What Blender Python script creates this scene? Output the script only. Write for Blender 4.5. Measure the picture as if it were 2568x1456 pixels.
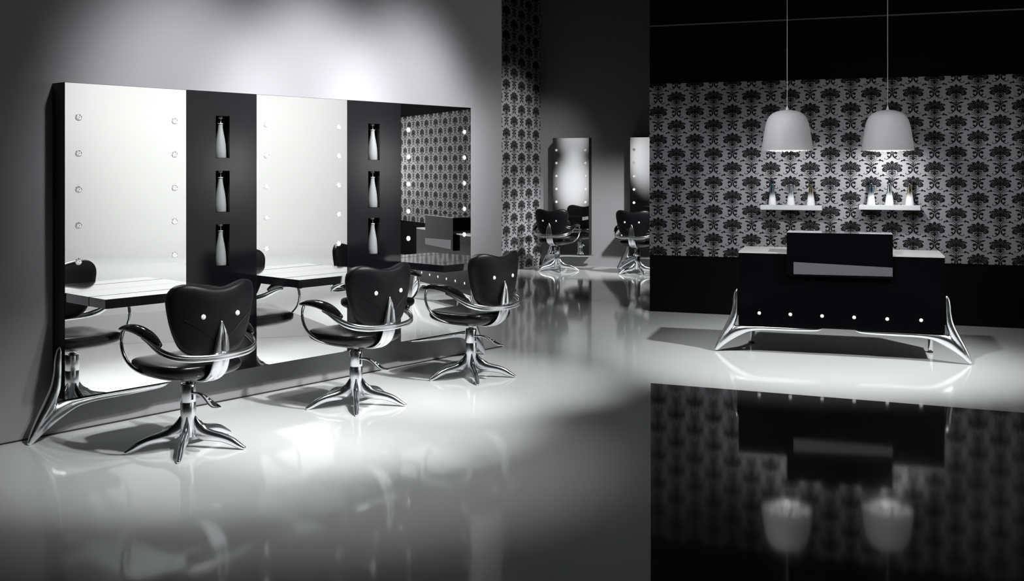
import bpy, bmesh, math, random
from math import sin, cos, pi, radians, sqrt, atan2, exp
from mathutils import Vector, Matrix
for o in list(bpy.data.objects): bpy.data.objects.remove(o)
S = bpy.context.scene
COL = S.collection
random.seed(7)
# ---------------------------------------------------------------- camera, world, exposure
F = 2600.0; CX = 1284.0; HZ = 420.0; CH = 1.53            # focal length and horizon in photo pixels, eye height
cd = bpy.data.cameras.new('camera'); cam = bpy.data.objects.new('camera', cd); COL.objects.link(cam)
cd.sensor_width = 36; cd.lens = F / 2568 * 36
cd.shift_y = -(728 - HZ) / 2568
cam.location = (0, 0, CH); cam.rotation_euler = (pi / 2, 0, 0)
cd.clip_start = 0.05; cd.clip_end = 100
S.camera = cam
W = bpy.data.worlds.new('world'); S.world = W; W.use_nodes = True
W.node_tree.nodes['Background'].inputs[0].default_value = (0.5, 0.52, 0.56, 1)
W.node_tree.nodes['Background'].inputs[1].default_value = 0.004
S.view_settings.view_transform = 'Standard'; S.view_settings.look = 'None'
S.view_settings.gamma = 1; S.view_settings.exposure = 0.0
S.view_settings.use_curve_mapping = False

def aim(o, tgt):
    d = Vector(tgt) - o.location
    o.rotation_euler = d.to_track_quat('-Z', 'Y').to_euler()
def spot(name, loc, tgt, power, angle, blend=1.0, radius=0.1, col=(1, 1, 1)):
    l = bpy.data.lights.new(name, 'SPOT'); l.energy = power; l.spot_size = radians(angle)
    l.spot_blend = blend; l.shadow_soft_size = radius; l.color = col
    o = bpy.data.objects.new(name, l); COL.objects.link(o); o.location = loc; aim(o, tgt); return o
def area(name, loc, tgt, power, sx, sy, col=(1, 1, 1), spread=180):
    l = bpy.data.lights.new(name, 'AREA'); l.energy = power; l.shape = 'RECTANGLE'
    l.size = sx; l.size_y = sy; l.color = col; l.spread = radians(spread)
    o = bpy.data.objects.new(name, l); COL.objects.link(o); o.location = loc; aim(o, tgt); return o

# plan directions of the grey mirror wall: U along it, N out of it
WU = (0.657, 0.7539); WN = (0.7539, -0.657)
def at_wall(u, n): return (-2.645 + WU[0] * u + WN[0] * n, 5.928 + WU[1] * u + WN[1] * n)
for u_, e_ in ((0.85, 1080), (1.85, 1750), (2.75, 1450)):      # wall lights over the mirrors
    px_, py_ = at_wall(u_, 2.6); tx_, ty_ = at_wall(u_, 0.0)
    spot('wall_spot', (px_, py_, 4.2), (tx_, ty_, 1.70), e_, 33.5, 1.0, 0.2, (0.97, 0.97, 1.0))
px_, py_ = at_wall(4.1, 2.4); tx_, ty_ = at_wall(3.62, 0.0)
spot('wall_spot_end', (px_, py_, 4.0), (tx_, ty_, 1.25), 420, 27, 1.0, 0.2)
for u_, n_, e_, c_ in ((0.35, 0.90, 900, 30), (1.35, 0.88, 1650, 32), (2.6, 0.65, 1550, 31), (0.75, 1.35, 400, 44)):   # floor lights in front of each chair
    px_, py_ = at_wall(u_ + 0.35, n_ + 2.9); tx_, ty_ = at_wall(u_, n_)
    spot('floor_key', (px_, py_, 4.3), (tx_, ty_, 0.0), e_, c_, 1.0, 0.09)
spot('desk_key', (4.6, 5.9, 4.2), (2.35, 8.55, 0.0), 1650, 46, 0.9, 0.08)
spot('desk_fill', (0.4, 5.6, 4.1), (2.45, 8.35, 0.0), 1150, 42, 1.0, 0.12)
spot('pendant_key', (-1.0, 7.3, 3.6), (2.95, 9.8, 1.9), 200, 24, 1.0, 0.15)
area('right_wall_fill', (7.3, 3.2, 4.3), (9.9, 3.8, 1.0), 58, 2.5, 0.5, spread=110)  # unseen area lights added to whiten the wall that the mirrors reflect
area('right_wall_fill_far', (7.3, 6.2, 4.3), (9.9, 6.6, 1.0), 48, 2.5, 0.5, spread=110)
area('right_floor_fill', (6.8, 4.8, 4.4), (6.8, 4.8, 0.0), 90, 3.0, 3.0, spread=90)  # added overhead fill for the floor that the mirrors reflect
spot('right_wall_added_spot', (8.4, 5.4, 3.9), (9.9, 5.22, 1.55), 5000, 16, 1.0, 0.05)  # added spots, their pools show as glows in the black panels
spot('right_wall_added_spot_far', (8.4, 7.3, 3.9), (9.9, 7.70, 1.6), 4500, 17, 1.0, 0.05)
ADDED_SPOTS = [(0.3, 6.0), (1.2, 8), (2.2, 6), (3.2, 6), (4.3, 4), (5.6, 3.5), (7.0, 3.5), (8.2, 3.5)]
for s_, e_ in ADDED_SPOTS:   # row of added unseen spots brightening the reception wallpaper
    wx, wy = 1.466 + 0.943 * s_ - 0.333 * 3.0, 11.05 - 0.333 * s_ - 0.943 * 3.0
    spot('wallpaper_wash', (wx, wy, 3.95), (wx + 0.333 * 3.0, wy + 0.943 * 3.0, 1.30), e_ * 17, 25, 1.0, 0.1, (0.93, 0.93, 1.0))
spot('back_room_key', (3.0, 12.4, 3.4), (0.9, 15.9, -0.1), 1650, 39, 1.0, 0.1)
spot('side_wall_key', (1.6, 13.4, 4.2), (0.12, 15.7, 1.5), 450, 44, 1.0, 0.1)
spot('passage_added_spot', (-1.0, 11.0, 1.15), (-2.6, 11.0, 1.15), 330, 56, 1.0, 0.02)  # three added spots on the passage wall, giving the back mirrors their glow
spot('passage_added_spot_high', (-1.0, 11.0, 2.2), (-2.6, 11.0, 2.2), 170, 48, 1.0, 0.02)
spot('passage_spot_near', (-1.2, 8.7, 1.76), (-2.6, 8.15, 1.76), 240, 70, 1.0, 0.02)

# ---------------------------------------------------------------- materials
def nodes(m): return m.node_tree.nodes, m.node_tree.links
def mat(name, col, rough=0.5, metal=0.0, spec=0.5, coat=0.0, coat_r=0.05, emis=0.0, ecol=None):
    m = bpy.data.materials.new(name); m.use_nodes = True
    b = m.node_tree.nodes['Principled BSDF']
    b.inputs['Base Color'].default_value = (*col, 1); b.inputs['Roughness'].default_value = rough
    b.inputs['Metallic'].default_value = metal; b.inputs['Specular IOR Level'].default_value = spec
    b.inputs['Coat Weight'].default_value = coat; b.inputs['Coat Roughness'].default_value = coat_r
    if emis:
        b.inputs['Emission Color'].default_value = (*(ecol or col), 1); b.inputs['Emission Strength'].default_value = emis
    return m
def noise_rough(m, scale, lo, hi, bump=0.0, bscale=None, detail=4):
    n, l = nodes(m); b = n['Principled BSDF']
    tc = n.new('ShaderNodeTexCoord'); nz = n.new('ShaderNodeTexNoise'); nz.inputs['Scale'].default_value = scale
    nz.inputs['Detail'].default_value = detail
    mr = n.new('ShaderNodeMapRange'); mr.inputs['To Min'].default_value = lo; mr.inputs['To Max'].default_value = hi
    l.new(tc.outputs['Object'], nz.inputs['Vector']); l.new(nz.outputs['Fac'], mr.inputs['Value'])
    l.new(mr.outputs['Result'], b.inputs['Roughness'])
    if bump:
        n2 = n.new('ShaderNodeTexNoise'); n2.inputs['Scale'].default_value = bscale or scale * 4; n2.inputs['Detail'].default_value = 6
        bp = n.new('ShaderNodeBump'); bp.inputs['Strength'].default_value = bump; bp.inputs['Distance'].default_value = 0.002
        l.new(tc.outputs['Object'], n2.inputs['Vector']); l.new(n2.outputs['Fac'], bp.inputs['Height'])
        l.new(bp.outputs['Normal'], b.inputs['Normal'])
    return m
def speckle(m, scale, dark, light, estr=0.0):
    n, l = nodes(m); b = n['Principled BSDF']
    tc = n.new('ShaderNodeTexCoord'); v = n.new('ShaderNodeTexVoronoi'); v.inputs['Scale'].default_value = scale
    r = n.new('ShaderNodeValToRGB'); r.color_ramp.elements[0].position = 0.25; r.color_ramp.elements[1].position = 0.55
    r.color_ramp.elements[0].color = (dark, dark, dark, 1); r.color_ramp.elements[1].color = (light, light, light, 1)
    sp = n.new('ShaderNodeSeparateColor')
    l.new(tc.outputs['Object'], v.inputs['Vector']); l.new(v.outputs['Color'], sp.inputs[0]); l.new(sp.outputs[0], r.inputs['Fac'])
    l.new(r.outputs['Color'], b.inputs['Base Color'])
    if estr:
        l.new(r.outputs['Color'], b.inputs['Emission Color']); b.inputs['Emission Strength'].default_value = estr
    return m
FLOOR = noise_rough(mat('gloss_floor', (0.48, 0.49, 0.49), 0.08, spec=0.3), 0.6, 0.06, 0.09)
REFLFLOOR = noise_rough(mat('dark_reflection_floor', (0.028, 0.028, 0.030), 0.06, spec=0.28), 0.6, 0.04, 0.08)  # colour holds the dark reflection on the front right floor
WALLG = noise_rough(mat('grey_paint', (0.25, 0.25, 0.257), 0.75, spec=0.25), 3, 0.7, 0.85, 0.15, 120)
WALLW = noise_rough(mat('white_paint', (0.86, 0.86, 0.85), 0.8, spec=0.2), 3, 0.75, 0.9, 0.1, 120)
WALLB = noise_rough(mat('black_wall', (0.004, 0.004, 0.004), 0.9, spec=0.05), 3, 0.85, 0.95)  # black stands for unlit reception wall; also backs the side wallpaper
CEIL = mat('dark_ceiling', (0.012, 0.012, 0.012), 0.95, spec=0.05)
PAPER = noise_rough(mat('silver_wallpaper', (0.30, 0.30, 0.312), 0.55, spec=0.4), 8, 0.45, 0.6)
FLOCK = mat('black_flock', (0.006, 0.006, 0.007), 0.8, spec=0.15)
MIRROR = mat('mirror_silver', (0.93, 0.94, 0.935), 0.0, metal=1.0)
BLACKGL = mat('black_glass', (0.003, 0.003, 0.004), 0.14, spec=0.28)
DESKBL = mat('desk_black_lacquer', (0.0015, 0.0015, 0.002), 0.07, spec=0.3)
BLACKSAT = mat('black_satin', (0.006, 0.006, 0.007), 0.45, spec=0.3)
CHROME = mat('polished_aluminium', (0.84, 0.86, 0.88), 0.2, metal=1.0)
BRIGHTCH = mat('bright_chrome', (0.88, 0.89, 0.90), 0.06, metal=1.0)
LEATHER = noise_rough(mat('black_leather', (0.003, 0.003, 0.004), 0.4, spec=0.28), 60, 0.32, 0.46, 0.25, 900)
SEATL = noise_rough(mat('black_seat_leather', (0.003, 0.003, 0.0035), 0.3, spec=0.35), 60, 0.2, 0.3, 0.1, 900)
PADM = mat('black_lacquer_pad', (0.006, 0.005, 0.005), 0.12, spec=0.5)
GEM = speckle(mat('crystal_lamp', (0.8, 0.8, 0.8), 0.15, spec=0.8), 260, 0.04, 0.9, 0.22)
GEMD = speckle(mat('crystal_stud', (0.8, 0.8, 0.8), 0.1, spec=1.0), 300, 0.35, 0.95, 0.0)
LAMPW = mat('shade_white', (0.78, 0.78, 0.79), 0.45, spec=0.4)
LAMPIN = mat('shade_inner', (0.85, 0.85, 0.85), 0.3)
LAMPGEM = speckle(mat('lit_crystals', (1, 1, 1), 0.1), 60, 0.5, 1.0, 1.0)
SHELFW = mat('shelf_white', (0.62, 0.63, 0.66), 0.35, spec=0.4)
BOTW = noise_rough(mat('bottle_white', (0.19, 0.20, 0.197), 0.35), 20, 0.3, 0.4)
BOTCAP = mat('bottle_black_cap', (0.006, 0.006, 0.01), 0.2)
CLEARC = mat('pale_pump', (0.5, 0.51, 0.52), 0.25)
DESKTOP = mat('desk_top_grey', (0.30, 0.30, 0.305), 0.3)
REFLSTRIP = mat('grey_painted_reflection', (0.065, 0.065, 0.07), 0.3, spec=0.5)  # grey of the reflection on the desk box
TRIMG = mat('grey_trim', (0.12, 0.12, 0.13), 0.5)
RUBBER = mat('black_rubber', (0.01, 0.01, 0.01), 0.7)
SEAM = mat('seam_dark', (0.02, 0.02, 0.022), 0.3, metal=0.6)
def lit_fade(name, tint, z0=0.06, z1=0.15):
    # paints in the light: white base fading up to the bottle's metallic tint
    m = mat(name, tint, 0.14, metal=0.0, spec=0.7, coat=0.6)
    n, l = nodes(m); b = n['Principled BSDF']
    tc = n.new('ShaderNodeTexCoord'); sx = n.new('ShaderNodeSeparateXYZ'); mr = n.new('ShaderNodeMapRange')
    mr.inputs['From Min'].default_value = z0; mr.inputs['From Max'].default_value = z1; mr.interpolation_type = 'SMOOTHSTEP'
    mx = n.new('ShaderNodeMix'); mx.data_type = 'RGBA'
    mx.inputs['A'].default_value = (0.82, 0.83, 0.84, 1); mx.inputs['B'].default_value = (*tint, 1)
    l.new(tc.outputs['Object'], sx.inputs[0]); l.new(sx.outputs['Z'], mr.inputs['Value'])
    l.new(mr.outputs['Result'], mx.inputs['Factor']); l.new(mx.outputs['Result'], b.inputs['Base Color'])
    l.new(mr.outputs['Result'], b.inputs['Metallic'])
    return m

# ---------------------------------------------------------------- mesh builder
def catmull(pts, per=6, closed=False):
    P = [Vector(p) for p in pts]; n = len(P); out = []
    rng = range(n) if closed else range(n - 1)
    for i in rng:
        if closed: a, b, c, d = P[(i - 1) % n], P[i], P[(i + 1) % n], P[(i + 2) % n]
        else: a, b, c, d = P[max(i - 1, 0)], P[i], P[i + 1], P[min(i + 2, n - 1)]
        for k in range(per):
            t = k / per
            out.append(0.5 * ((2 * b) + (c - a) * t + (2 * a - 5 * b + 4 * c - d) * t * t + (3 * b - a - 3 * c + d) * t ** 3))
    if not closed: out.append(P[-1].copy())
    return out
class MB:
    def __init__(self): self.v = []; self.f = []; self.m = []; self.sm = []
    def add(self, vs, fs, mi=0, smooth=False):
        o = len(self.v); self.v += [tuple(x) for x in vs]
        for f in fs: self.f.append([i + o for i in f]); self.m.append(mi); self.sm.append(smooth)
    def box(self, x0, x1, y0, y1, z0, z1, mi=0):
        vs = [(x, y, z) for z in (z0, z1) for y in (y0, y1) for x in (x0, x1)]
        self.add(vs, [(0, 2, 3, 1), (4, 5, 7, 6), (0, 1, 5, 4), (2, 6, 7, 3), (0, 4, 6, 2), (1, 3, 7, 5)], mi)
    def lathe(self, prof, c=(0, 0, 0), n=32, mi=0, smooth=True, caps=True):
        vs = []; fs = []
        for r, z in prof:
            for k in range(n):
                a = 2 * pi * k / n; vs.append((c[0] + r * cos(a), c[1] + r * sin(a), c[2] + z))
        for i in range(len(prof) - 1):
            for k in range(n):
                a = i * n + k; b = i * n + (k + 1) % n; fs.append((a, b, b + n, a + n))
        if caps:
            fs.append(tuple(reversed(range(n)))); fs.append(tuple(range((len(prof) - 1) * n, len(prof) * n)))
        self.add(vs, fs, mi, smooth)
    def sweep(self, pts, A, B, sec, up=(0, 0, 1), mi=0, smooth=True, sub=5):
        # pts, half widths A (sideways) and B (along up), section = list of (p, q)
        P = catmull(pts, sub); n = len(P)
        def itp(L):
            if not isinstance(L, (list, tuple)): return [L] * n
            q = catmull([(x, 0, 0) for x in L], sub); return [max(x[0], 0.0004) for x in q]
        A = itp(A); B = itp(B); vs = []; fs = []; ns = len(sec); up = Vector(up)
        for i, p in enumerate(P):
            t = (P[min(i + 1, n - 1)] - P[max(i - 1, 0)]).normalized()
            s = t.cross(up); s = s.normalized() if s.length > 1e-4 else Vector((1, 0, 0))
            u = s.cross(t).normalized()
            for a, b in sec: vs.append(p + s * (a * A[i]) + u * (b * B[i]))
        for i in range(n - 1):
            for k in range(ns):
                a = i * ns + k; b = i * ns + (k + 1) % ns; fs.append((a, b, b + ns, a + ns))
        fs.append(tuple(reversed(range(ns)))); fs.append(tuple(range((n - 1) * ns, n * ns)))
        self.add(vs, fs, mi, smooth)
    def pillow(self, outline, centre, T, fn, e=0.5, rings=9, mi=0):
        # outline: closed 2D points; fn(a, b, d, s) -> 3D, d in -1..1 across the thickness
        n = len(outline); vs = []; fs = []
        cx, cy = centre
        vs.append(fn(cx, cy, 1, 0)); 
        phis = [pi * k / (2 * rings) for k in range(1, 2 * rings)]
        for ph in phis:
            s = sin(ph) ** e; d = (abs(cos(ph)) ** e) * (1 if cos(ph) > 0 else -1)
            for o in outline: vs.append(fn(cx + s * (o[0] - cx), cy + s * (o[1] - cy), d, s))
        vs.append(fn(cx, cy, -1, 0)); R = len(phis)
        for k in range(n): fs.append((0, 1 + (k + 1) % n, 1 + k))
        for r in range(R - 1):
            for k in range(n):
                a = 1 + r * n + k; b = 1 + r * n + (k + 1) % n; fs.append((a, b, b + n, a + n))
        last = len(vs) - 1
        for k in range(n): fs.append((last, 1 + (R - 1) * n + k, 1 + (R - 1) * n + (k + 1) % n))
        self.add(vs, fs, mi, True)
    def build(self, name, mats, parent=None, bevel=0.0, loc=None):
        me = bpy.data.meshes.new(name); me.from_pydata(self.v, [], self.f)
        if not isinstance(mats, (list, tuple)): mats = [mats]
        for m in mats: me.materials.append(m)
        for p, mi, s in zip(me.polygons, self.m, self.sm): p.material_index = mi; p.use_smooth = s
        bm = bmesh.new(); bm.from_mesh(me); bmesh.ops.recalc_face_normals(bm, faces=bm.faces)
        if bevel: bmesh.ops.bevel(bm, geom=list(bm.edges), offset=bevel, segments=2, affect='EDGES', clamp_overlap=True)
        bm.to_mesh(me); bm.free()
        o = bpy.data.objects.new(name, me); COL.objects.link(o)
        if parent: o.parent = parent
        if loc: o.location = loc
        return o
def circ(n=16): return [(cos(2 * pi * k / n), sin(2 * pi * k / n)) for k in range(n)]
def thing(name, label, cat, loc, rz=0.0, group=None):
    o = bpy.data.objects.new(name, None); COL.objects.link(o); o.location = loc; o.rotation_euler = (0, 0, rz)
    o.empty_display_size = 0.2; o['label'] = label; o['category'] = cat
    if group: o['group'] = group
    return o
def copy_tree(o, parent=None):
    c = o.copy(); COL.objects.link(c); c.parent = parent
    for ch in list(kids.get(o.name, [])): copy_child(ch, c)
    return c
kids = {}
def copy_child(ch, parent):
    c = ch.copy(); COL.objects.link(c); c.parent = parent
    for g in list(ch.children): 
        copy_child(g, c)
    return c
def dup(root, label, loc, rz):
    c = root.copy(); COL.objects.link(c); c.location = loc; c.rotation_euler = (0, 0, rz); c['label'] = label
    for ch in list(root.children): copy_child(ch, c)
    return c
def struct(name, mb, m):
    o = mb.build(name, m); o['kind'] = 'structure'; return o

# ---------------------------------------------------------------- plan of the place (x right, y away from the camera)
P0 = Vector((-2.645, 5.928)); U = Vector((0.6570, 0.7539)); N1 = Vector((0.7539, -0.6570))   # grey wall with the big mirrors
A1 = atan2(U.y, U.x)
def s_at(px, off=0.0, P=P0, D=U, N=N1):
    k = (px - CX) / F; q = P + N * off
    return (k * q.y - q.x) / (D.x - k * D.y)
def pt(s, off=0.0, P=P0, D=U, N=N1): return P + D * s + N * off
def hh(py, depth): return CH - (py - HZ) / F * depth
A2 = radians(-19.45)
D2 = Vector((cos(A2), sin(A2))); N2 = Vector((sin(A2), -cos(A2)))                            # reception wall and back wall
Q0 = Vector((1.466, 11.05)); B0 = Vector((1.248, 16.06))

def rot_struct(name, p, ang, boxes, m):
    mb = MB()
    for b in boxes: mb.box(*b)
    o = struct(name, mb, m); o.location = (p[0], p[1], 0); o.rotation_euler = (0, 0, ang); return o

CEILH = 4.6
mb = MB(); mb.box(-9, 10.2, -4, 18.5, -0.1, 0.0); struct('floor', mb, FLOOR)
mb = MB(); mb.box(-9, 10.2, -4, 18.5, CEILH, CEILH + 0.1); struct('ceiling', mb, CEIL)
send = s_at(1258)
rot_struct('wall_left', P0, A1, [(-9.0, send, 0.0, 0.15, 0, CEILH)], WALLG)
# dark glossy sheet that paints the black wall's reflection onto the floor
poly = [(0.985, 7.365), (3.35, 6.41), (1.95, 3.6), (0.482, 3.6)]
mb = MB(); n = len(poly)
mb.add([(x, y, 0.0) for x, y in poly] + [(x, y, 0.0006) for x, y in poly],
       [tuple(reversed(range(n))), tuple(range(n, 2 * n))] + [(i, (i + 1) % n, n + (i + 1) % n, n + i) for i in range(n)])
o = struct('floor_dark_reflection', mb, REFLFLOOR)

# ---------------------------------------------------------------- damask pattern
def damask_half():
    polys = []                                  # (points, layer) right half, y down from crown top, unit 1300 = one repeat
    def stroke(pts, ws):
        P = catmull([(x, y, 0) for x, y in pts], 4); n = len(P)
        Wd = [max(q[0], 2) for q in catmull([(w, 0, 0) for w in ws], 4)]
        L = []; R = []
        for i, p in enumerate(P):
            t = (P[min(i + 1, n - 1)] - P[max(i - 1, 0)]).normalized(); nn = Vector((-t.y, t.x, 0))
            L.append(p + nn * Wd[i] / 2); R.append(p - nn * Wd[i] / 2)
        return [(q.x, q.y) for q in L] + [(q.x, q.y) for q in reversed(R)]
    def strip(pts, ws): polys.append(('s', stroke(pts, ws), 0))
    def light(pts, ws): polys.append(('s', stroke(pts, [w * 0.72 for w in ws]), 1))
    def blob(pts): polys.append(('p', pts, 0))
    blob([(0, 0), (28, 38), (55, 55), (62, 80), (90, 102), (62, 130), (38, 168), (0, 215)])
    blob([(0, 190), (36, 165), (70, 135), (100, 118), (132, 88), (188, 82), (238, 90), (262, 118), (258, 142), (236, 148), (222, 128), (214, 150), (232, 172),
          (290, 165), (330, 190), (402, 198), (438, 232), (432, 276), (392, 286), (366, 268), (340, 282), (372, 312), (392, 352), (452, 404),
          (414, 408), (402, 440), (410, 484), (352, 484), (322, 500), (282, 518), (258, 494), (232, 500), (206, 468), (190, 430), (150, 446), (120, 424), (84, 446), (58, 428), (38, 455), (0, 440)])
    blob([(0, 462), (26, 486), (44, 520), (92, 536), (118, 522), (164, 528), (166, 556), (128, 572), (84, 580), (66, 606), (30, 622), (16, 656), (0, 664)])
    strip([(236, 500), (250, 545), (206, 610), (130, 655), (62, 705), (0, 765)], [10, 13, 14, 14, 14, 12])
    strip([(170, 600), (110, 640), (50, 690), (0, 730)], [6, 9, 9, 8])
    strip([(60, 830), (84, 752), (150, 694), (232, 662), (318, 656), (352, 672)], [10, 14, 17, 19, 20, 14])
    blob([(318, 650), (330, 612), (366, 586), (398, 600), (402, 624), (440, 634), (488, 640), (512, 674), (506, 716), (476, 712), (462, 690), (420, 676), (392, 668), (360, 694), (330, 676)])
    blob([(74, 852), (96, 800), (142, 790), (176, 756), (214, 772), (254, 760), (276, 776), (312, 790), (272, 806), (250, 832), (206, 830), (184, 846), (140, 842), (104, 862)])
    blob([(0, 745), (18, 778), (30, 800), (44, 850), (88, 866), (140, 884), (128, 908), (82, 898), (58, 902), (44, 944), (22, 960), (0, 1004)])
    blob([(58, 950), (92, 922), (122, 932), (150, 914), (206, 930), (210, 958), (230, 980), (204, 1000), (198, 1042), (160, 1036), (128, 1010), (86, 1012)])
    strip([(52, 960), (40, 1020), (44, 1085), (78, 1152), (140, 1212), (214, 1252), (272, 1252), (312, 1222), (292, 1192)], [36, 60, 66, 54, 38, 26, 22, 24, 30])
    blob([(112, 1196), (104, 1142), (124, 1102), (152, 1116), (166, 1090), (226, 1086), (202, 1128), (196, 1162), (160, 1180), (136, 1204)])
    blob([(0, 448), (40, 462), (92, 452), (140, 462), (176, 488), (168, 512), (120, 500), (84, 516), (48, 508), (20, 476), (0, 470)])
    strip([(0, 700), (50, 664), (110, 622), (168, 588), (206, 548), (214, 510)], [12, 15, 15, 14, 12, 10])
    strip([(0, 748), (46, 712), (104, 676), (150, 646)], [14, 15, 12, 9])
    strip([(60, 640), (86, 606), (126, 590)], [9, 14, 8]); strip([(196, 476), (222, 496), (236, 522)], [12, 15, 9])
    strip([(20, 790), (58, 776), (84, 812), (60, 860)], [14, 20, 22, 12])
    light([(100, 130), (60, 200), (40, 290)], [3, 8, 3]); light([(170, 130), (110, 220), (70, 330)], [3, 9, 3])
    light([(300, 215), (200, 235), (130, 330)], [3, 9, 4]); light([(395, 245), (330, 232), (270, 262)], [6, 8, 3])
    light([(240, 282), (300, 270), (345, 276)], [8, 12, 8]); light([(330, 320), (230, 300), (150, 380)], [3, 8, 3])
    light([(360, 380), (280, 345), (210, 390)], [3, 9, 3]); light([(330, 430), (260, 400), (200, 410)], [5, 9, 3])
    light([(300, 470), (270, 440), (220, 440)], [3, 8, 3]); light([(90, 380), (60, 400), (30, 385)], [4, 9, 4])
    light([(14, 240), (10, 200), (2, 160)], [4, 8, 6]); light([(20, 830), (16, 860), (0, 880)], [6, 10, 6])
    light([(40, 545), (80, 555), (120, 545)], [4, 8, 4]); light([(60, 1000), (30, 960), (6, 930)], [5, 8, 5])
    return polys
DAM = damask_half()
def wallpaper_mesh(name, x0, x1, z0, z1, colw, rowh, xref, zref, mats, thick=0.01):
    """panel in local x-z, front at y=0 facing -y; flock motifs raised on it"""
    mb = MB(); mb.box(x0, x1, 0.0, thick, z0, z1, 0)
    ys = colw * 2 / 1740.0; zs = rowh / 1300.0            # motif scale across and down
    i0 = int(math.floor((x0 - xref) / colw)) - 1; i1 = int(math.ceil((x1 - xref) / colw)) + 1
    for i in range(i0, i1 + 1):
        xc = xref + i * colw; zo = zref + (0.5 * rowh if i % 2 else 0.0)
        j0 = int(math.floor((z0 - zo) / rowh)) - 1; j1 = int(math.ceil((z1 - zo) / rowh)) + 2
        for j in range(j0, j1 + 1):
            zt = zo + j * rowh
            for li, (kind, pts, layer) in enumerate(DAM):
                y = -(0.0004 + 0.00002 * li) if layer == 0 else -0.0012
                for sx in (1, -1):
                    vs = [(xc + sx * a * ys, y, zt - b * zs) for a, b in pts]
                    if max(v[0] for v in vs) < x0 or min(v[0] for v in vs) > x1: continue
                    if max(v[2] for v in vs) < z0 or min(v[2] for v in vs) > z1: continue
                    vs = [(min(max(v[0], x0), x1), v[1], min(max(v[2], z0), z1)) for v in vs]
                    m = 1 if layer == 0 else 0
                    if kind == 's':
                        h = len(vs) // 2
                        for k in range(h - 1):
                            q = [vs[k], vs[k + 1], vs[2 * h - 2 - k], vs[2 * h - 1 - k]]
                            if sx > 0: q.reverse()
                            mb.add(q, [(0, 1, 2, 3)], m)
                    else:
                        if sx > 0: vs = vs[::-1]
                        mb.add(vs, [tuple(range(len(vs)))], m)
    me = bpy.data.meshes.new(name); me.from_pydata(mb.v, [], mb.f)
    for mm in mats: me.materials.append(mm)
    me.polygons.foreach_set('material_index', mb.m)
    o = bpy.data.objects.new(name, me); COL.objects.link(o); o['kind'] = 'structure'
    return o

# reception wall: black above and below the wallpaper paints in the fading light; thin cornice line
qend = (9.9 - Q0.x) / D2.x
rot_struct('wall_reception', Q0, A2, [(0, qend + 0.3, 0.012, 0.20, 0, CEILH)], WALLB)
s1742 = s_at(1742.5, 0, Q0, D2, N2); zc = (Q0 + D2 * s1742).y
o = wallpaper_mesh('wall_reception_wallpaper', 0.0, qend, 0.60, 2.42, 0.1945, 0.2967, s1742, hh(403, zc), [PAPER, FLOCK])
o.location = (Q0.x, Q0.y, 0); o.rotation_euler = (0, 0, A2)
rot_struct('trim_2', Q0, A2, [(0, qend, -0.004, 0.012, 3.03, 3.042)], TRIMG)
rot_struct('wall_right', (9.9, 8.07), 0, [(0, 0.15, -12.0, 0.3, 0, CEILH)], WALLW)
# back room
rot_struct('wall_back', B0, A2, [(-0.85, 4.0, 0, 0.15, 0, CEILH)], WALLG)
ca = Vector((0.446, 16.34)); cb = Vector((-0.151, 15.10)); dd = (ca - cb); LW = dd.length; ac = atan2(dd.y, dd.x)
# wallpaper on the side wall: local x runs from near end to corner, front faces right (-y local)
rot_struct('wall_side', cb, ac, [(-0.06, LW, 0.011, 0.16, 0, CEILH)], WALLB)
o = wallpaper_mesh('wall_side_wallpaper', -0.05, LW - 0.002, 0.0, CEILH - 0.05, 0.262, 0.36, 0.16, 1.05, [PAPER, FLOCK])
o.location = (cb.x, cb.y, 0); o.rotation_euler = (0, 0, ac)
rot_struct('wall_passage', (-2.6, 6.35), pi / 2, [(0, 9.0, 0, 0.15, 0, CEILH)], WALLG)
rot_struct('wall_passage_end', (-2.6, 15.35), 0, [(-0.15, 2.45, 0, 0.1, 0, CEILH)], WALLG)
# skirting line of the grey wall
rot_struct('baseboard_left', P0, A1, [(-9.0, send, -0.006, 0.0, 0, 0.008)], RUBBER)

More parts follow.
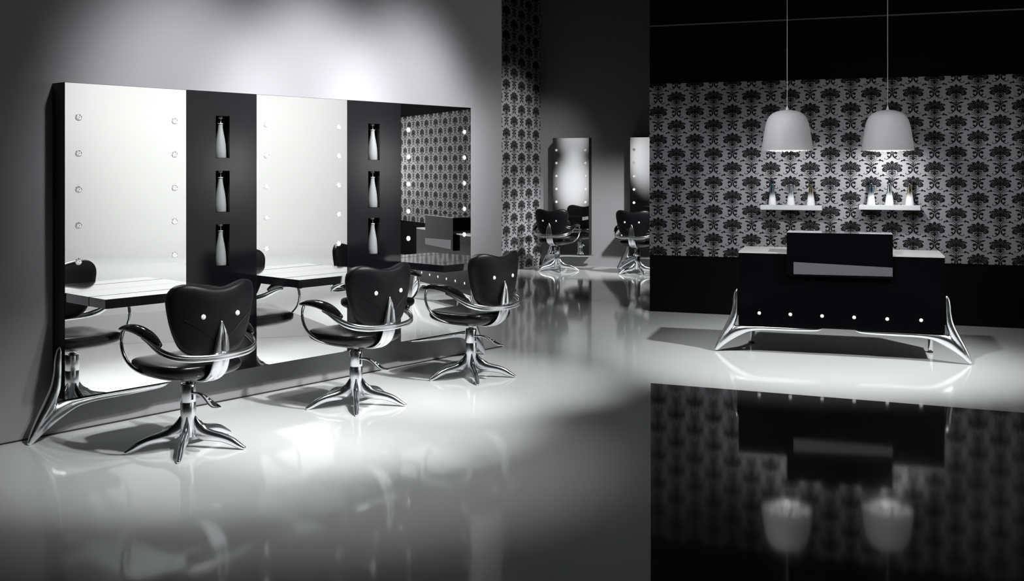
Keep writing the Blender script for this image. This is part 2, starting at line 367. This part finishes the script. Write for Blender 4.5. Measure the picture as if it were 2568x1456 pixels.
# ---------------------------------------------------------------- shared parts
def crystal(name, parent, c, r, m, depth=0.55, axis='y'):
    """faceted round crystal facing local -y"""
    mb = MB(); vs = []; fs = []; n = 12
    rings = [(1.0, 0.0), (1.0, 0.25), (0.82, 0.62), (0.5, 0.88), (0.2, 1.0)]
    for i, (a, d) in enumerate(rings):
        for k in range(n):
            an = 2 * pi * (k + (0.5 if i % 2 else 0)) / n; vs.append((a * r * cos(an), -d * depth * r, a * r * sin(an)))
    for i in range(len(rings) - 1):
        for k in range(n):
            a = i * n + k; b = i * n + (k + 1) % n; fs += [(a, b, b + n), (a, b + n, a + n)]
    fs.append(tuple(range(n))); fs.append(tuple(range((len(rings) - 1) * n, len(rings) * n)))
    mb.add(vs, fs); return mb.build(name, m, parent, loc=c)
def tripod(mirror=1):
    """three-limbed cast leg; origin = bottom corner of the body, u along +x * mirror"""
    sec = circ(18); mb = MB(); f = mirror
    Ap = [(-0.010, .300), (-0.017, .275), (-0.024, .22), (-0.027, .157), (-0.040, .07), (-0.078, -.02), (-0.125, -.10), (-0.165, -.172), (-0.192, -.222)]
    Ar = [.006, .017, .023, .025, .031, .034, .028, .020, .010]
    Bp = [(.665, -.005), (.62, -.016), (.50, -.020), (.35, -.021), (.20, -.022), (.09, -.029), (.01, -.046), (-.06, -.083), (-.125, -.145), (-.188, -.222)]
    Br = [.005, .015, .019, .020, .021, .028, .044, .046, .031, .011]
    for Pp, Rr in ((Ap, Ar), (Bp, Br)):
        mb.sweep([(f * a, 0.016, b) for a, b in Pp], [max(r, .004) * 1.0 for r in Rr], [min(max(r, .006), .034) for r in Rr], sec, up=(0, 1, 0), sub=4)
    return mb
def add_leg(parent, loc, mirror):
    o = tripod(mirror).build('cast_leg', CHROME, parent, loc=loc)
    r = o.modifiers.new('fuse', 'REMESH'); r.mode = 'VOXEL'; r.voxel_size = 0.005; r.use_smooth_shade = True
    s = o.modifiers.new('smooth', 'SMOOTH'); s.iterations = 10; s.factor = 0.6
    return o

# ---------------------------------------------------------------- mirror units on the grey wall
OFF = 0.15; TH = 0.144
s0 = s_at(162, OFF); b1 = s_at(467.5, OFF); b2 = s_at(643, OFF); b3 = s_at(871, OFF); b4 = s_at(1005, OFF); s5 = s_at(1181, OFF)
ZB, ZT = 0.222, 2.012
def mirror_unit(label, x0, x1, leg_l, leg_r, rows, ins, P=P0, D=U, N=N1, ang=A1, zb=ZB, zt=ZT, off=OFF, gr=None, shelf=True, gem=0.0195, shz=(0.772, 0.823), shd=0.45):
    w = x1 - x0; c = P + D * ((x0 + x1) / 2) + N * off
    t = thing('styling_mirror', label, 'mirror', (c.x, c.y, 0), ang, gr)
    th = off - 0.004
    mb = MB(); mb.box(-w / 2, w / 2, 0.004, th, zb, zt); mb.build('panel_body', BLACKSAT, t)
    mb = MB(); mb.box(-w / 2 + 0.002, w / 2 - 0.002, 0.0, 0.004, zb + 0.002, zt - 0.002); mb.build('mirror_glass', MIRROR, t)
    for zz in rows:
        crystal('crystal_light', t, (-w / 2 + ins, 0, zz), gem, GEM)
        crystal('crystal_light', t, (w / 2 - ins, 0, zz), gem, GEM)
    if shelf:
        mb = MB(); mb.box(-w / 2 + 0.006, w / 2 - 0.006, -shd, 0.0, shz[0], shz[1])
        sh = mb.build('shelf', BRIGHTCH, t, bevel=0.0015)
        mb = MB(); y = -shd * 0.60
        mb.box(-w / 2 + 0.0045, w / 2 - 0.0045, y - 0.0012, y + 0.0012, shz[0] - 0.0006, shz[1] + 0.0008); mb.build('seam', SEAM, sh)
    if leg_l: add_leg(t, (-w / 2, 0.01, zb), 1)
    if leg_r: add_leg(t, (w / 2, 0.01, zb), -1)
    return t
ROWS = [1.815, 1.61, 1.405, 1.20, 0.995]
mirror_unit('tall mirror with crystal lights and a chrome shelf, nearest and leftmost on the grey wall', s0, b1, True, False, ROWS, s_at(197, OFF) - s0)
mirror_unit('tall bright mirror with crystal lights between the two black bottle panels', b2, b3, False, False, ROWS, s_at(668, OFF) - b2)
mirror_unit('tall mirror on the grey wall reflecting the damask wallpaper, right of both bottle panels', b4, s5, False, True, ROWS, s_at(1024, OFF) - b4)

def niche_bottle_mesh():
    mb = MB()
    mb.lathe([(0.0355, 0), (0.037, 0.003), (0.036, 0.05), (0.033, 0.09), (0.027, 0.13), (0.020, 0.165), (0.0155, 0.195), (0.0145, 0.214), (0.0145, 0.218)], n=28)
    return mb
def niche_bottle(label, loc, ang):
    t = thing('pump_bottle', label, 'bottle', loc, ang, 'pump bottles in the black panels')
    niche_bottle_mesh().build('bottle_body', BOTW, t)
    mb = MB(); mb.lathe([(0.0175, 0.2182), (0.0175, 0.2222)], n=24); mb.lathe([(0.0035, 0.2222), (0.0035, 0.252)], c=(0.003, 0, 0), n=12)
    mb.build('pump_stem', CLEARC, t)
    mb = MB(); mb.lathe([(0.0125, 0.252), (0.014, 0.254), (0.014, 0.264), (0.012, 0.266)], n=20); mb.build('pump_head', CLEARC, t)
    return t
def niche_panel(label, x0, x1, nl, nr, nzs, blabels, bpx):
    w = x1 - x0; c = pt((x0 + x1) / 2, OFF)
    t = thing('niche_panel', label, 'panel', (c.x, c.y, 0), A1)
    a, b = nl - (x0 + x1) / 2, nr - (x0 + x1) / 2
    mb = MB(); y1 = OFF - 0.004
    mb.box(-w / 2, a, 0, y1, ZB, ZT); mb.box(b, w / 2, 0, y1, ZB, ZT)
    z = ZB
    for lo, hi in sorted(nzs): mb.box(a, b, 0, y1, z, lo); z = hi
    mb.box(a, b, 0, y1, z, ZT)
    mb.build('panel_body', BLACKGL, t)
    for lo, hi in nzs:
        m2 = MB(); m2.box(a, b, 0.105, y1, lo, hi); m2.build('niche_back', BLACKSAT, t)
    for (lo, hi), lb in zip(nzs, blabels):
        sx = s_at(bpx, OFF - 0.042)
        p = pt(sx, OFF - 0.042); niche_bottle(lb, (p.x, p.y, lo), A1)
d1 = pt(s_at(558, OFF), OFF).y
NZ1 = [(hh(396, d1), hh(290.5, d1)), (hh(531.5, d1), hh(428, d1)), (hh(666, d1), hh(562, d1))]
niche_panel('glossy black panel with three bottle niches, left of the two, behind the nearest chair', b1, b2, s_at(541, OFF), s_at(576, OFF), NZ1,
            ['pale pump bottle in the top niche of the left black panel', 'pale pump bottle in the middle niche of the left black panel',
             'pale pump bottle in the bottom niche of the left black panel'], 552.5)
d2 = pt(s_at(937, OFF), OFF).y
NZ2 = [(hh(401, d2), hh(310, d2)), (hh(520, d2), hh(429, d2)), (hh(637, d2), hh(546, d2))]
niche_panel('glossy black panel with three bottle niches, between the bright middle mirror and the damask-reflecting mirror', b3, b4, s_at(923.5, OFF), s_at(952, OFF), NZ2,
            ['pale pump bottle in the top niche of the right black panel', 'pale pump bottle in the middle niche of the right black panel',
             'pale pump bottle in the bottom niche of the right black panel'], 934)

# mirrors on the back wall
OB = 0.16
for pl, pr, lab in ((1386, 1477, 'narrow wall mirror with crystal lights, far back beside the damask side wall'),
                    (1580, None, 'narrow wall mirror far back, partly cut off by the edge of the black reception wall')):
    x0 = s_at(pl, OB, B0, D2, N2); x1 = s_at(pr, OB, B0, D2, N2) if pr else x0 + 0.583
    mirror_unit(lab, x0, x1, True, False, [1.80, 1.60, 1.40, 1.20, 1.0], 0.06, B0, D2, N2, A2, 0.195, 1.988, OB, 'mirrors on the back wall', gem=0.021, shz=(0.735, 0.785), shd=0.36)

# ---------------------------------------------------------------- styling chair
def make_chair(label, loc, rz):
    t = thing('styling_chair', label, 'chair', loc, rz, 'black styling chairs')
    # star base: five arched legs
    secL = [(cos(2 * pi * k / 14), sin(2 * pi * k / 14)) for k in range(14)]
    for k in range(5):
        a = radians(13.5 + 72 * k); dx, dy = cos(a), sin(a)
        prof = [(.040, .172), (.046, .135), (.062, .102), (.095, .078), (.145, .068), (.200, .060), (.250, .044), (.295, .021), (.330, .006)]
        mb = MB()
        mb.sweep([(dx * r, dy * r, h) for r, h in prof], [.004, .013, .019, .020, .0195, .0185, .017, .015, .009],
                 [.005, .024, .040, .037, .030, .026, .023, .017, .009], secL, up=(0, 0, 1), sub=4)
        # web that joins the limb to the column down to the hub foot
        mb.sweep([(dx * .036, dy * .036, .150), (dx * .040, dy * .040, .11), (dx * .044, dy * .044, .075)], [.008, .014, .010], [.010, .014, .010], secL, up=(dx, dy, 0), sub=3)
        mb.build('base_leg', CHROME, t)
    mb = MB()
    mb.lathe([(.034, .058), (.0415, .062), (.0415, .248), (.0405, .250), (.0415, .252), (.0415, .345), (.0395, .350), (.026, .350), (.026, .340), (.001, .340)], n=36)
    col = mb.build('column', CHROME, t)
    mb = MB(); mb.box(-0.006, 0.006, -0.0422, -0.03, 0.265, 0.335); mb.build('slot', RUBBER, col)
    mb = MB(); mb.lathe([(.016, .335), (.016, .412)], n=20); mb.build('piston', BRIGHTCH, t)
    mb = MB()
    mb.sweep([(0, -.03, .300), (0, -.09, .306), (0, -.14, .302), (0, -.185, .288), (0, -.23, .270), (0, -.27, .261), (0, -.302, .262)],
             [.007, .009, .012, .018, .025, .025, .010], [.007, .008, .009, .009, .008, .007, .004], secL, sub=4)
    lv = mb.build('pump_lever', BRIGHTCH, t)
    mb = MB()
    for yy, zz in ((-.187, .2945), (-.212, .285)): mb.lathe([(.006, 0), (.004, .004)], c=(0, yy, zz), n=10)
    mb.build('lever_studs', GEMD, lv)
    # seat
    out = catmull([(0, .255, 0), (.13, .25, 0), (.215, .215, 0), (.243, .12, 0), (.245, 0, 0), (.232, -.13, 0), (.19, -.215, 0), (.10, -.245, 0), (0, -.25, 0),
                   (-.10, -.245, 0), (-.19, -.215, 0), (-.232, -.13, 0), (-.245, 0, 0), (-.243, .12, 0), (-.215, .215, 0), (-.13, .25, 0)], 4, True)
    def seatf(a, b, d, s):
        z = 0.451 + d * 0.045
        if d < 0: z -= 0.024 * (1 - s * s) 
        z += 0.012 * (b / 0.25) ** 2 - 0.010 * (1 - (a / 0.25) ** 2) + 0.006
        return (a, b, z)
    mb = MB(); mb.pillow([(p.x, p.y) for p in out], (0, 0), 0.08, seatf, e=0.55)
    st = mb.build('seat', SEATL, t)
    mb = MB(); mb.lathe([(.05, .395), (.075, .402), (.085, .415)], n=24); mb.build('seat_plate', BLACKSAT, t)
    # backrest
    hx = [(.06, .900), (.12, .915), (.175, .924), (.222, .914), (.250, .884), (.258, .845), (.252, .79), (.235, .71), (.212, .64), (.180, .58), (.125, .545)]
    pts = [(0, .893)] + hx + [(0, .535)] + [(-x, z) for x, z in reversed(hx)]
    out = catmull([(x, z, 0) for x, z in pts], 4, True)
    def yb(x, z): return -0.262 + 1.05 * x * x - 0.10 * (z - .55)
    def backf(a, b, d, s):
        pinch = 0.006 * sum(exp(-(((a - sx * .104) / .022) ** 2 + ((b - .752) / .022) ** 2)) for sx in (1, -1))
        y = yb(a, b) - d * 0.050 + 0.010
        if d > 0: y += pinch
        return (a, y, b)
    mb = MB(); mb.pillow([(p.x, p.y) for p in out], (0, .73), 0.076, backf, e=0.5, rings=12)
    for sx in (1, -1):          # stitched seam running from the blade up to each side
        P = []
        for k in range(9):
            f = k / 8; x = .018 + f * .180; z = .600 + f ** 0.85 * .145; P.append((sx * x, yb(x, z) - .0405, z))
        mb.sweep(P, .0012, .0012, circ(6), sub=2)
    bk = mb.build('backrest', LEATHER, t)
    for sx in (1, -1):
        y = yb(.104, .752) - .0365
        crystal('crystal_stud', bk, (sx * .104, y, .752), .0145, GEMD)
    # chrome blade
    sec = []
    for k in range(28):
        a = 2 * pi * k / 28; q = sin(a); p = cos(a)
        p = (abs(p) ** 0.6) * (1 if p > 0 else -1) * (1 - 0.7 * exp(-(q / 0.18) ** 2))
        sec.append((p, q))
    mb = MB()
    path = [(0, -.075, .392), (0, -.15, .388), (0, -.225, .405), (0, -.280, .445), (0, -.308, .50), (0, -.318, .56), (0, -.323, .62), (0, -.325, .67), (0, -.318, .722)]
    mb.sweep(path, [.008, .010, .011, .012, .012, .011, .010, .008, .003], [.030, .038, .046, .051, .051, .046, .038, .025, .003], sec, up=(1, 0, 0), sub=5)
    bl = mb.build('back_blade', CHROME, t)
    mb = MB()
    mb.sweep([(0, -.3265, .565), (0, -.331, .60), (0, -.334, .635), (0, -.335, .668)], [.003, .003, .003, .002], [.006, .005, .003, .0006], circ(8), up=(1, 0, 0), sub=3)
    mb.build('blade_slit', RUBBER, bl)
    # arm band
    sec = []
    for k in range(28):
        a = 2 * pi * k / 28; q = sin(a); p = cos(a) * (1 - 0.55 * exp(-(q / 0.2) ** 2)); sec.append((p, q))
    h = [(.280, -.005, .634), (.284, -.07, .622), (.286, -.14, .600), (.276, -.21, .573), (.240, -.268, .553), (.17, -.308, .541), (.08, -.330, .536)]
    P = [(-x, y, z) for x, y, z in h] + [(0, -.337, .535)] + [(x, y, z) for x, y, z in reversed(h)]
    Wd = [.006, .009, .010, .010, .009, .009, .009, .009, .009, .009, .009, .010, .010, .009, .006]
    mb = MB(); mb.sweep(P, Wd, [.007, .012, .017, .020, .020, .019, .018, .018, .018, .019, .020, .020, .017, .012, .007], sec, sub=5)
    mb.build('arm_band', CHROME, t)
    for sx in (1, -1):
        mb = MB()
        mb.sweep([(sx * .283, -.192, .612), (sx * .286, -.13, .640), (sx * .288, -.05, .664), (sx * .288, .04, .676), (sx * .287, .12, .674), (sx * .285, .18, .664), (sx * .284, .212, .658)],
                 [.012, .026, .032, .032, .028, .019, .008], [.013, .025, .029, .026, .020, .013, .007], circ(18), sub=5)
        pd = mb.build('arm_pad', PADM, t)
        mb = MB()
        mb.sweep([(sx * .284, .172, .655), (sx * .288, .183, .62), (sx * .289, .182, .57), (sx * .284, .160, .515), (sx * .268, .115, .466), (sx * .235, .055, .432), (sx * .18, .0, .414), (sx * .08, -.03, .405)],
                 .0092, .0092, circ(12), sub=5)
        mb.build('arm_loop', CHROME, t)
    return t
chairs = [
    ('black styling chair nearest the camera, in front of the leftmost mirror', (-1.774, 5.68), 49.5),
    ('black styling chair, middle of the three at the grey wall, facing the bright middle mirror', (-1.0076, 6.70), 49.5),
    ('black styling chair overlapping the right end of the mirror wall, before the damask-reflecting mirror', (-0.301, 7.60), 51.5),
    ('black styling chair far back beside the damask side wall', (0.670, 15.42), -24),
    ('black styling chair far back, partly cut off by the black reception wall', (1.815, 15.0), -22)]
c0 = make_chair(chairs[0][0], (*chairs[0][1], 0), radians(chairs[0][2]))
for lab, (x, y), r in chairs[1:]: dup(c0, lab, (x, y, 0), radians(r))

# ---------------------------------------------------------------- reception desk
AD = atan2(-0.488, 1.504); DP = Vector((1.873, 8.573)); DD = Vector((cos(AD), sin(AD))); DN = Vector((sin(AD), -cos(AD)))
DW = 1.58; DZ0, DZ1 = 0.2325, 0.838
c = DP + DD * DW / 2
desk = thing('reception_desk', 'black glossy reception desk on silver cast legs under the two pendant lamps', 'desk', (c.x, c.y, 0), AD)
def dx_at(px, off=0.0): return s_at(px, off, DP, DD, DN) - DW / 2
hw = DW / 2
mb = MB(); mb.box(-hw, hw, 0, 0.60, DZ0, DZ1 - 0.012); mb.build('desk_body', DESKBL, desk)
mb = MB(); mb.box(-hw, hw, 0, 0.60, DZ1 - 0.012, DZ1); mb.build('worktop', DESKTOP, desk)
bx0, bx1 = dx_at(1973, 0.04), dx_at(2239, 0.04)
mb = MB(); mb.box(bx0, bx1, -0.04, 0.26, 0.655, 1.0); cb_ = mb.build('counter_box', DESKBL, desk)
mb = MB(); mb.box(bx0, bx1, -0.04, 0.26, 1.0, 1.004); mb.build('counter_top', BRIGHTCH, cb_)
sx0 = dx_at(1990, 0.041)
mb = MB()  # pale reflection on the box front, built as a grey wedge
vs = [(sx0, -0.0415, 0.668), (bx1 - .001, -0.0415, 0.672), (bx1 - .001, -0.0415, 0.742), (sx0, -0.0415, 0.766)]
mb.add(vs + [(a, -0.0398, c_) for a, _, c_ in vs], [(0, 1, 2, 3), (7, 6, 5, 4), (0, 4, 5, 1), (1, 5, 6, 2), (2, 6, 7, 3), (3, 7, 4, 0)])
o = mb.build('reflection_strip', REFLSTRIP, cb_); o['label'] = 'grey wedge drawn as a reflection across the black box'
for px, py in ((1904, 784.6), (1982, 788), (2061.6, 792), (2142, 795.6), (2225, 799.6), (2310, 802.6)):
    x = dx_at(px); dpt = (DP + DD * (x + hw)).y
    crystal('crystal_stud', desk, (x, 0, hh(py, dpt)), 0.0145, GEMD)
add_leg(desk, (-hw, 0.01, DZ0), 1); add_leg(desk, (hw, 0.01, DZ0), -1)
for sx in (-1, 1):
    mb = MB(); mb.lathe([(.020, .008), (.020, DZ0)], c=(sx * (hw - 0.07), 0.50, 0), n=24); l_ = mb.build('rear_leg', BRIGHTCH, desk)
    mb = MB(); mb.lathe([(.021, 0), (.021, .010)], c=(sx * (hw - 0.07), 0.50, 0), n=24, smooth=False); mb.build('rubber_foot', RUBBER, l_)

# ---------------------------------------------------------------- pendant lamps
def pendant(label, px, depth, zr):
    x = (px - CX) / F * depth
    t = thing('pendant_lamp', label, 'lamp', (x, depth, zr), 0, 'pendant lamps over the desk')
    prof = [(.2375, 0), (.2285, .07), (.2195, .13), (.2085, .194), (.199, .245), (.187, .285), (.167, .322), (.136, .351), (.098, .368), (.052, .379), (.016, .383)]
    mb = MB(); mb.lathe(prof, n=64, caps=False)
    inner = [(r - .004 if r > .02 else r, z - .004 if z > 0 else 0) for r, z in prof]
    mb.lathe(inner, n=64, caps=False, mi=1)
    rim = MB()
    n = 64
    mb.add([(r * cos(2 * pi * k / n), r * sin(2 * pi * k / n), 0) for r in (.2375, .2335) for k in range(n)],
           [(k, (k + 1) % n, n + (k + 1) % n, n + k) for k in range(n)])
    mb.build('lamp_shade', [LAMPW, LAMPIN], t)
    mb = MB(); mb.lathe([(.016, .380), (.013, .392), (.006, .41), (.004, .425)], n=16); mb.build('collar', LAMPW, t)
    mb = MB(); mb.lathe([(.0032, .42), (.0032, CEILH - zr)], n=8); mb.build('cord', LAMPW, t)
    # crystals hanging just inside the rim
    mb = MB(); rnd = random.Random(3)
    for k in range(150):
        a = rnd.uniform(0, 2 * pi); r = .215 * sqrt(rnd.random()); q = .014
        zc_ = .010 - .016 * (1 - (r / .215) ** 2) + rnd.uniform(0, .010)
        cxx, cyy = r * cos(a), r * sin(a); th_ = rnd.uniform(0, pi)
        vs = [(cxx + q * cos(th_ + j * pi / 2), cyy + q * sin(th_ + j * pi / 2), zc_) for j in range(4)] + [(cxx, cyy, zc_ - q), (cxx, cyy, zc_ + q)]
        mb.add(vs, [(0, 1, 4), (1, 2, 4), (2, 3, 4), (3, 0, 4), (1, 0, 5), (2, 1, 5), (3, 2, 5), (0, 3, 5)])
    o = mb.build('crystal_diffuser', LAMPGEM, t); o['kind'] = 'stuff'
    l = bpy.data.lights.new('pendant_bulb', 'SPOT'); l.energy = 24; l.shadow_soft_size = 0.03; l.spot_size = radians(125); l.spot_blend = 1.0
    lo = bpy.data.objects.new('pendant_bulb', l); COL.objects.link(lo); lo.parent = t; lo.location = (0, 0, -0.035)
    lo.rotation_euler = Vector((0.25, 0.80, -0.62)).to_track_quat('-Z', 'Y').to_euler()
pendant('white bell pendant lamp with crystals, left of the two', 1974, 9.8, hh(377, 9.8))
pendant('white bell pendant lamp with crystals, right of the two', 2226, 9.8, hh(377, 9.8))

# ---------------------------------------------------------------- wall shelves and their bottles
def cone_bottle(label, loc, m):
    t = thing('tapered_bottle', label, 'bottle', loc, A2, 'tapered bottles on the wall shelves')
    mb = MB(); mb.lathe([(.040, 0), (.041, .003), (.0385, .03), (.034, .065), (.0285, .105), (.023, .14), (.0175, .175), (.0135, .205), (.0125, .222)], n=32)
    mb.build('bottle_body', m, t)
    mb = MB(); mb.lathe([(.0135, .222), (.0135, .236), (.0125, .256), (.009, .268), (.002, .271)], n=24); mb.build('bottle_cap', BOTCAP, t)
    return t
SD = 0.15
def wall_shelf(label, pl, pr, bots):
    a, b = s_at(pl, SD, Q0, D2, N2), s_at(pr, SD, Q0, D2, N2)
    c = Q0 + D2 * ((a + b) / 2)
    t = None
    dep = (Q0 + D2 * ((a + b) / 2) + N2 * SD).y; zt, zb = hh(514.5, dep), hh(526.5, dep)
    mb = MB(); w = b - a; mb.box(-w / 2, w / 2, -SD, -0.0015, zb - zt, 0)
    o = mb.build('wall_shelf', SHELFW, bevel=0.002, loc=(c.x, c.y, zt)); o.rotation_euler = (0, 0, A2)
    o['label'] = label; o['category'] = 'shelf'
    for px, lb, m in bots:
        s = s_at(px, 0.085, Q0, D2, N2); p = Q0 + D2 * s + N2 * 0.085
        cone_bottle(lb, (p.x, p.y, zt), m)
BL = lit_fade('bottle_blue_fade', (0.10, 0.17, 0.24)); SL = lit_fade('bottle_silver_fade', (0.42, 0.50, 0.54)); BR = lit_fade('bottle_bronze_fade', (0.28, 0.21, 0.14))
wall_shelf('white wall shelf holding three bottles beneath the left pendant lamp', 1906.5, 2061, [
    (1937, 'blue tinted tapered bottle, left on the left wall shelf', BL),
    (1983.5, 'silver tapered bottle, middle of the left wall shelf', SL),
    (2033.5, 'bronze tinted tapered bottle, right on the left wall shelf', BR)])
wall_shelf('white wall shelf holding three bottles beneath the right pendant lamp', 2154, 2308.5, [
    (2184.5, 'blue tinted tapered bottle, left on the right wall shelf', BL),
    (2230.5, 'silver tapered bottle, middle of the right wall shelf', SL),
    (2281.5, 'bronze tinted tapered bottle, right on the right wall shelf', BR)])
